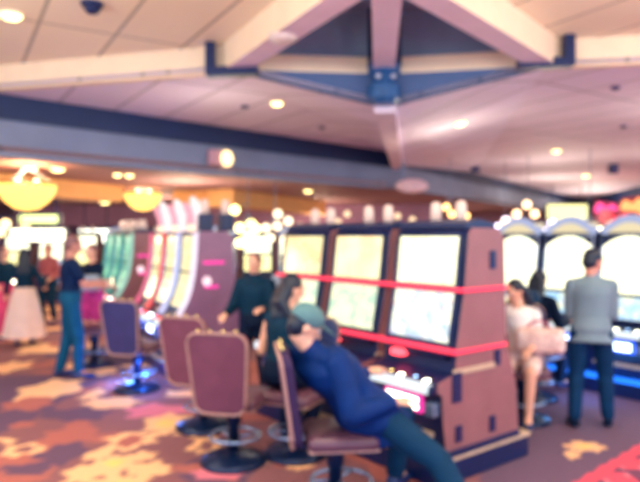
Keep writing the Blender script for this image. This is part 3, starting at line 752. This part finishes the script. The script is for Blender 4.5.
def loft(bm, secs, n=20):
    """secs: (center, right, fwd, rx, ry)"""
    rings = []
    for c, rt, fw, rx, ry in secs: rings.append([bm.verts.new(c+rt*math.cos(2*math.pi*k/n)*rx+fw*math.sin(2*math.pi*k/n)*ry) for k in range(n)])
    for x, y in zip(rings, rings[1:]):
        for k in range(n): bm.faces.new((x[k], x[(k+1) % n], y[(k+1) % n], y[k]))
    bm.faces.new(rings[0][::-1]); bm.faces.new(rings[-1])
def ik(a, b, l1, l2, hint):
    a = Vector(a); b = Vector(b); d = b-a; D = d.length; mx = (l1+l2)*.995
    if D > mx: b = a+d/D*mx; d = b-a; D = mx
    x = (l1*l1-l2*l2+D*D)/(2*D); h = math.sqrt(max(0, l1*l1-x*x)); t = d/D
    hv = Vector(hint); hv = hv-t*hv.dot(t); hv.normalize()
    return a+t*x+hv*h, b
SKIN = mat('skin_peach', (238, 176, 148), .5, scale=20, var=.05)
SKIN2 = mat('skin_tan', (205, 136, 120), .5, scale=20, var=.05)
HAIRD = mat('dark_hair', (6, 24, 50), .45, scale=40, var=.3, bump=.3); HAIRB = mat('brown_hair', (120, 78, 82), .5, scale=40, var=.3, bump=.3)
EYEW = mat('eye_white', (235, 235, 235), .2); EYED = mat('eye_dark', (30, 25, 40), .2); LIP = mat('lips', (190, 90, 95), .4)
def person(x, y, rz, lab, H=1.72, pelvis=None, neck=None, head_dir=(0, 0), hands=((-.25, .05, .82), (.25, .05, .82)), feet=None, top=None, sleeve='short', legs=None,
           skirt=None, skin=SKIN, hair=HAIRD, long_hair=0, cap=None, shoe=None, vox=.009, female=False, elbow=(0, -1, -.3), knee=(0, 1, .2), shorts=False, group=None, hem=False, bulk=1.0):
    k = H/1.72
    t = empty('person', (x, y, 0), R(rz)); tag(t, lab, 'person', group)
    V = Vector
    pel = V(pelvis) if pelvis else V((0, 0, .93*k)); nk = V(neck) if neck else V((0, .01, 1.45*k))
    ax = (nk-pel).normalized(); rt = V((1, 0, 0)); fw = ax.cross(rt)*-1
    if fw.y < 0 and abs(ax.z) > .3: fw = -fw
    tw = .9 if female else 1.0
    shw = .185*k*tw; TL = (nk-pel).length
    def P(f, s=0, b=0): return pel+ax*TL*f+rt*s+fw*b
    sh = [P(.86, -shw*.95), P(.86, shw*.95)]
    hips = [pel+V((-.09*k, 0, 0)), pel+V((.09*k, 0, 0))]
    hand_t = [V(h) for h in hands]; 
    feet_t = [V(f) for f in feet] if feet else [V((-.11, -.03, .09)), V((.11, .05, .09))]
    el = []; wr = []; kn = []; an = []
    for i in (0, 1):
        e, w = ik(sh[i], hand_t[i], .29*k, .26*k, V(elbow)+V(((-.25, .25)[i], 0, 0))); el.append(e); wr.append(w)
        e, w = ik(hips[i], feet_t[i], .43*k, .42*k, V(knee)+V(((-.15, .15)[i], 0, 0))); kn.append(e); an.append(w)
    # ---- head frame
    g = .014*k
    yaw, pit = R(head_dir[0]), R(head_dir[1])
    HM = Matrix.Rotation(yaw, 3, 'Z') @ Matrix.Rotation(pit, 3, 'X')
    hc = nk+(ax*.5+V((0, 0, .5))).normalized()*.165*k+HM @ V((0, .025, 0))
    def Hd(a, b, c): return hc+HM @ V((a*k, b*k, c*k))
    bm = B()
    secs = [(P(-.10), rt, fw, .13*k, .10*k), (P(.02), rt, fw, .155*k*(1.05 if female else 1), .115*k), (P(.25), rt, fw, .14*k*(.92 if female else 1), .10*k), (P(.45), rt, fw, .14*k*tw, .10*k),
            (P(.70), rt, fw, .165*k*tw, .115*k), (P(.86), rt, fw, .165*k*tw, .10*k), (P(.95), rt, fw, .11*k, .075*k), (P(1.0), rt, fw, .06*k, .06*k)]
    secs = [(c, a, b, rx*(bulk if i_ < 6 else 1), ry*(bulk if i_ < 6 else 1)) for i_, (c, a, b, rx, ry) in enumerate(secs)]
    loft(bm, secs)
    cone(bm, P(.92), Hd(0, -.02, -.06), .058*k, .052*k)
    for i in (0, 1):
        ab = k*tw*bulk**.7; cone(bm, sh[i], el[i], .052*ab, .042*ab); cone(bm, el[i], wr[i], .043*ab, .026*k)
        cone(bm, P(.90, (-1, 1)[i]*.07*k), sh[i], .054*k, .050*k)
        cone(bm, hips[i], kn[i], .085*k, .056*k); cone(bm, kn[i], an[i], .056*k, .036*k)
        cone(bm, kn[i]+(an[i]-kn[i])*.12, kn[i]+(an[i]-kn[i])*.45, .052*k, .05*k)
    # head
    ell(bm, Hd(0, 0, .02), .074*k, .092*k, .098*k, HM, 20); ell(bm, Hd(0, .022, -.045), .058*k, .066*k, .068*k, HM); ell(bm, Hd(0, .06, -.09), .028*k, .024*k, .022*k, HM, 10)
    cone(bm, Hd(0, .088, .015), Hd(0, .106, -.028), .009*k, .014*k, 8)
    cone(bm, Hd(-.03, .083, .03), Hd(.03, .083, .03), .012*k, .012*k, 8)
    for s in (-1, 1): ell(bm, Hd(s*.076, -.005, -.01), .012*k, .022*k, .032*k, HM, 10)
    # hands with five fingers
    for i in (0, 1):
        s = (-1, 1)[i]
        d = (wr[i]-el[i]).normalized(); side = d.cross(V((0, 0, 1)))
        if side.length < .3: side = V((0, 1, 0))
        side = (side-d*side.dot(d)).normalized(); nrm = d.cross(side).normalized()
        if nrm.z > 0: nrm = -nrm
        base = wr[i]; pc = base+d*.085*k
        cone(bm, base, base+d*.03, .026*k, .028*k)
        for q in (-.025, -.008, .010, .026): cone(bm, base+d*.03*k+side*q*.7, pc+side*q*k, .017*k, .013*k, 8)
        for q, L in zip((-.027, -.009, .009, .027), (.062, .074, .080, .068)):
            a = pc+side*q*k; b1 = a+(d*.85+nrm*.35).normalized()*L*.5*k; b2 = b1+(d*.5+nrm*.85).normalized()*L*.5*k
            cone(bm, a, b1, .0105*k, .0095*k, 8); cone(bm, b1, b2, .0095*k, .0085*k, 8)
        ts = side*.03*k
        a = base+d*.025*k+ts*.6; b1 = a+(d*.6+side*.8+nrm*.2).normalized()*.045*k; b2 = b1+(d*.9+side*.2+nrm*.4).normalized()*.035*k
        cone(bm, a, b1, .015*k, .012*k, 8); cone(bm, b1, b2, .012*k, .0095*k, 8)
    # feet
    fdir = []
    for i in (0, 1):
        f = V((0, 1, 0)); f = (f+V(((-.2, .2)[i], 0, 0))).normalized(); fdir.append(f)
        cone(bm, an[i], an[i]+f*.14*k+V((0, 0, -.055)), .038*k, .03*k)
    olink('body', remesh(bm, vox, 3), skin, t)
    for s in (-1, 1):
        bm = B(); ell(bm, Hd(s*.031, .084, .008), .014*k, .009*k, .009*k, HM, 10); e = link('eye', bm, EYEW, t, True)
        bm = B(); ell(bm, Hd(s*.031, .0915, .008), .006*k, .004*k, .006*k, HM, 8); link('iris', bm, EYED, e, True)
    bm = B(); ell(bm, Hd(0, .086, -.058), .024*k, .008*k, .008*k, HM, 10); link('mouth', bm, LIP, t, True)
    # ---- clothing
    g = .014*k
    if top:
        bm = B()
        loft(bm, ([(P(-.24), rt, fw, .205*k*bulk**.5, .165*k*bulk**.5)] if hem else [])+[(c, a, b, rx+g*(2.6 if hem and i_ < 2 else 1.2), ry+g*(2.6 if hem and i_ < 2 else 1.2)) for i_, (c, a, b, rx, ry) in enumerate(secs[:6])]+[(P(.95), rt, fw, .12*k, .085*k), (P(.985), rt, fw, .08*k, .072*k)])
        for i in (0, 1):
            cone(bm, P(.90, (-1, 1)[i]*.07*k), sh[i], .066*k, .062*k)
            if sleeve == 'long':
                if i == 0: cone(bm, P(.93), P(1.04)+fw*.005, .078*k, .064*k)
                cb = k*tw*bulk**.7; cone(bm, sh[i], el[i], .066*cb, .058*cb); cone(bm, el[i], el[i]+(wr[i]-el[i])*.93, .058*cb, .043*k)
            elif sleeve == 'short': cone(bm, sh[i], sh[i]+(el[i]-sh[i])*.6, .068*k*tw, .062*k)
            else: cone(bm, sh[i], sh[i]+(el[i]-sh[i])*.05, .06*k*tw, .055*k)
        olink('top', remesh(bm, .012, 3), top, t)
    if legs:
        bm = B(); loft(bm, [(c, a, b, rx+g*1.3, ry+g*1.3) for c, a, b, rx, ry in secs[:3]])
        for i in (0, 1):
            if shorts: cone(bm, hips[i], hips[i]+(kn[i]-hips[i])*.75, .108*k, .088*k)
            else:
                cone(bm, hips[i], kn[i], .105*k, .076*k); cone(bm, kn[i], kn[i]+(an[i]-kn[i])*.93, .076*k, .062*k)
        olink('shorts' if shorts else 'trousers', remesh(bm, .012, 3), legs, t)
    if skirt:
        bm = B(); n = 48; rings = []
        for j in range(9):
            z = pel.z+.1-(pel.z+.1-.14)*j/8; r = .15+.17*(j/8)**.7
            rings.append([bm.verts.new((math.cos(2*math.pi*q/n)*r*(1+.07*math.sin(8*2*math.pi*q/n)*j/8), math.sin(2*math.pi*q/n)*r*.85*(1+.07*math.sin(8*2*math.pi*q/n)*j/8), z)) for q in range(n)])
        for a, b in zip(rings, rings[1:]):
            for q in range(n): bm.faces.new((a[q], a[(q+1) % n], b[(q+1) % n], b[q]))
        bm.faces.new(rings[0])
        link('skirt', bm, skirt, t, True)
    for i in (0, 1):
        f = fdir[i]; bm = B(); a = an[i]
        cone(bm, a+V((0, 0, -.035))-f*.03*k, a+f*.09*k+V((0, 0, -.05)), .045*k, .042*k); cone(bm, a+f*.09*k+V((0, 0, -.05)), a+f*.165*k+V((0, 0, -.058)), .042*k, .032*k)
        for v in bm.verts: v.co.z = max(v.co.z, a.z-.088)
        olink('shoe', remesh(bm, .009, 2), shoe or DKBL, t)
    # ---- hair / cap
    bm = B(); ell(bm, Hd(0, -.018, .04), .085*k, .094*k, .092*k, HM, 20); ell(bm, Hd(0, -.045, -.01), .078*k, .062*k, .08*k, HM, 16)
    if long_hair:
        for s in (-.05, 0, .05):
            cone(bm, Hd(s, -.06, .0), Hd(s*1.2, -.085, -.12), .05*k, .05*k); cone(bm, Hd(s*1.2, -.085, -.12), nk+fw*-.11+rt*s*1.4+V((0, 0, -long_hair)), .05*k, .03*k)
    olink('hair', remesh(bm, .01, 2), hair, t)
    if cap:
        bm = B()
        vs = ell(bm, Hd(0, -.008, .055), .092*k, .106*k, .085*k, HM, 20)
        cc = olink('cap', remesh(bm, .01, 2), cap, t)
        bm = B(); ell(bm, Hd(0, .125, .035), .07*k, .075*k, .010, HM @ Matrix.Rotation(R(-12), 3, 'X'), 16); link('brim', bm, cap, cc, True)
    return t, dict(nk=nk, hc=hc, wr=wr, kn=kn, P=P, k=k)

NAVYJ = mat('navy_jacket', (2, 42, 104), .6, scale=8, var=.18, bump=.1); TEALJ = mat('teal_trousers', (4, 50, 82), .7, scale=10, var=.15)
DTEAL = mat('dark_teal_cloth', (6, 46, 70), .7, scale=8, var=.2); CREAMC = mat('cream_cloth', (250, 214, 196), .7, scale=6, var=.06)
NAVYT = mat('navy_shirt', (8, 32, 70), .7, scale=8, var=.15); JEAN = mat('blue_jeans', (10, 76, 112), .7, scale=14, var=.15)
GREY = mat('grey_shirt', (116, 136, 150), .7, scale=7, var=.08); DJEAN = mat('dark_jeans', (6, 50, 88), .7, scale=12, var=.15)
WHT = mat('white_top', (250, 240, 236), .7, scale=7, var=.04); PINKC = mat('pink_cloth', (232, 80, 130), .7, scale=8); MAGC = mat('magenta_cloth', (214, 66, 150), .7, scale=8)
CAPM = mat('grey_green_cap', (92, 128, 134), .7, scale=9, var=.1); GRYC = mat('pale_grey_cloth', (150, 165, 180), .7, scale=9); BLKC = mat('black_cloth', (6, 26, 54), .7, scale=9, var=.2)
PNKP = mat('pink_pattern', (255, 200, 190), .7, scale=22, var=.35)

# reclining man with cap
C0 = (.12, 3.98)
person(*C0, -50, 'person in navy jacket and grey-green cap reclining, leg stretched towards nearest slot machine', H=1.88,
       pelvis=(.13, .13, .66), neck=(-.08, -.16, 1.06), head_dir=(-26, -26), hands=((-.1, .36, .84), (.36, .14, .76)), feet=((-.02, .56, .09), (.92, .26, .09)),
       top=NAVYJ, sleeve='long', legs=TEALJ, skin=SKIN, cap=CAPM, hair=HAIRD, elbow=(0, -.5, -1), knee=(.2, .5, .3), vox=.008, hem=True, bulk=1.32)
person(-.30, 4.95, -24, 'person with long dark hair and bare arms seated behind the capped person', H=1.74, pelvis=(0, .0, .67), neck=(.02, .06, 1.20), head_dir=(-40, -14),
       hands=((-.24, .30, .80), (.2, .30, .84)), feet=((-.1, .24, .16), (.1, .24, .16)), top=DTEAL, sleeve='none', legs=BLKC, skin=SKIN, long_hair=.06, female=True, knee=(0, .6, 1), elbow=(0, -.6, -1), bulk=1.12)
person(-.70, 6.6, 165, 'person in a dark teal jacket standing behind the empty mauve chairs', H=1.6, bulk=1.2, hands=((-.2, .32, 1.05), (.22, .3, .98)), top=DTEAL, sleeve='long', legs=BLKC, skin=SKIN, hair=HAIRB)
person(-.42, 7.7, 200, 'person with pale face standing just left of the red-banded machines', H=1.58, hands=((-.22, .2, .95), (.22, .2, .95)), top=GRYC, sleeve='long', legs=DTEAL, skin=SKIN, hair=HAIRD, female=True)
# left group
pm = gp(70, 378)
person(pm.x, pm.y, -62, 'person in a navy t-shirt and blue jeans standing on the carpet at left', H=1.80, hands=((-.1, .4, 1.2), (.12, .42, 1.16)), head_dir=(0, -12),
       top=NAVYT, sleeve='short', legs=JEAN, skin=SKIN2, hair=HAIRB, elbow=(0, -.3, -1), feet=((-.11, -.12, .09), (.11, .08, .09)))
person(-3.42, 9.2, 150, 'person in black with magenta bottoms behind the purple chair', H=1.66, hands=((-.15, .3, 1.15), (.2, .3, 1.1)), top=BLKC, sleeve='short', legs=MAGC, shorts=True, skin=SKIN, hair=HAIRB, female=True, elbow=(0, -.3, -1))
pw = gp(24, 345)
person(pw.x, pw.y, 20, 'person in a dark teal top and long cream skirt walking at the far left', H=1.58, hands=((-.28, .1, .85), (.28, .2, .95)), top=DTEAL, sleeve='long', skirt=CREAMC, skin=SKIN, long_hair=.15, female=True)
person(-5.55, 10.7, -120, 'person in a dark top and pink trousers at the left edge of the photo', H=1.6, hands=((-.25, .2, .95), (.25, .2, .95)), top=DTEAL, sleeve='short', legs=PINKC, skin=SKIN, hair=HAIRB, female=True)
person(-5.6, 12.6, 160, 'person in a rust top farther back left of the navy t-shirt', H=1.62, hands=((-.25, .2, .95), (.25, .2, .95)), top=mat('rust_cloth', (170, 92, 96), .7), sleeve='long', legs=DTEAL, skin=SKIN, hair=HAIRB)
# right group
person(2.55, 5.72, -18, 'person in a grey shirt and dark jeans standing with back turned at right', H=1.70, neck=(.0, .05, 1.40), hands=((-.12, .34, 1.0), (.14, .34, .98)), head_dir=(-50, -14), hem=True, top=GREY, sleeve='long', legs=DJEAN,
       skin=SKIN2, hair=HAIRD, elbow=(0, -.8, -.6), feet=((-.15, -.04, .09), (.15, .06, .09)), shoe=BLKC)
person(1.98, 5.90, 150, 'seated person in a white top with long dark hair and bare legs at right', H=1.62, pelvis=(0, .02, .64), neck=(.05, .06, 1.12), head_dir=(-35, -22), hands=((-.12, .36, .76), (.16, .34, .72)),
       feet=((-.12, .42, .16), (.14, .46, .1)), top=WHT, sleeve='short', legs=PNKP, shorts=True, skin=SKIN, long_hair=.1, female=True, knee=(0, .6, 1), elbow=(0, -.5, -1))
person(2.38, 6.78, -50, 'seated person in black with dark hair between the white-topped and grey-shirted people', H=1.66, pelvis=(0, 0, .64), neck=(0, .08, 1.14), hands=((-.15, .42, .82), (.18, .42, .82)),
       feet=((-.12, .34, .16), (.12, .34, .16)), top=BLKC, sleeve='long', legs=BLKC, skin=SKIN, long_hair=.05, knee=(0, .6, 1), elbow=(0, -.5, -1))
# things held or worn
t = empty('handbag', (1.98, 5.72, .72), R(160)); tag(t, 'pink and cream patterned bag on the lap of the person in the white top', 'bag')
bm = B(); bx(bm, -.30, .14, -.10, .12, 0, .22, bev=.05); link('bag_body', bm, PNKP, t, True)
bm = B(); tube(bm, [(-.2+.02*k, .0, .19+.10*math.sin(math.pi*k/13)) for k in range(14)], .010); link('handle', bm, mat('rose_strap', (190, 90, 110), .5), t, True)
c = Vector((2.38, 6.78, 0)); f = Vector((.766, .643, 0))
p = c-f*.14
t = empty('backpack', (p.x, p.y, .80), R(-50)); tag(t, 'dark backpack worn by the seated person in black at right', 'backpack')
bm = B(); bx(bm, -.17, .17, -.17, .04, 0, .42, bev=.07); link('bag_body', bm, mat('backpack_cloth', (18, 52, 84), .6, scale=14, var=.2), t, True)
bm = B(); bx(bm, -.12, .12, -.22, -.16, .04, .22, bev=.025); link('front_pocket', bm, mat('backpack_cloth', (18, 52, 84)), t, True)
bm = B(); bx(bm, -.13, .13, -.176, -.168, .27, .285); link('zip', bm, CHR, t)
p = Vector((-3.42, 9.2, 0))+Vector((.05, -.36, 1.0))
t = empty('shoulder_bag', p, R(20)); tag(t, 'pale grey bag held by the person in black behind the navy t-shirt', 'bag')
bm = B(); bx(bm, -.17, .17, -.06, .06, 0, .24, bev=.04); link('bag_body', bm, GRYC, t, True)
bm = B(); tube(bm, [(-.13+.02*k, 0, .22+.12*math.sin(math.pi*k/13)) for k in range(14)], .01); link('strap', bm, BLKC, t, True)
# phone in the standing man's hands
ph = pm+Vector((math.sin(R(62))*.52, math.cos(R(62))*.52, 1.2))
t = empty('mobile_phone', ph, R(-62)); tag(t, 'small lit phone in the hands of the person in the navy t-shirt', 'phone')
bm = B(); bx(bm, -.04, .04, -.006, .006, -.07, .07, bev=.005); link('case', bm, BLKC, t)
bm = B(); bx(bm, -.035, .035, -.009, -.005, -.06, .06); link('screen', bm, emi('phone_screen', (255, 225, 180), 3), t)

# ------------------------------------------------------------------ world, camera
w = bpy.data.worlds.new('World'); bpy.context.scene.world = w; w.use_nodes = True
bg = w.node_tree.nodes['Background']; bg.inputs[0].default_value = (.34, .60, 1.0, 1); bg.inputs[1].default_value = 1.65
cam = bpy.data.cameras.new('Camera'); cam.lens = F/640*36; cam.sensor_width = 36; cam.clip_end = 200
co = bpy.data.objects.new('Camera', cam); COL.objects.link(co)
co.location = (0, 0, CAMH); co.rotation_euler = (R(90)-math.atan((241-HY)/F), 0, 0)
cam.dof.use_dof = True; cam.dof.focus_distance = .8; cam.dof.aperture_fstop = 3.6
sc = bpy.context.scene; sc.camera = co
sc.view_settings.view_transform = 'Standard'; sc.view_settings.look = 'None'; sc.view_settings.gamma = 1; sc.view_settings.exposure = 0.58
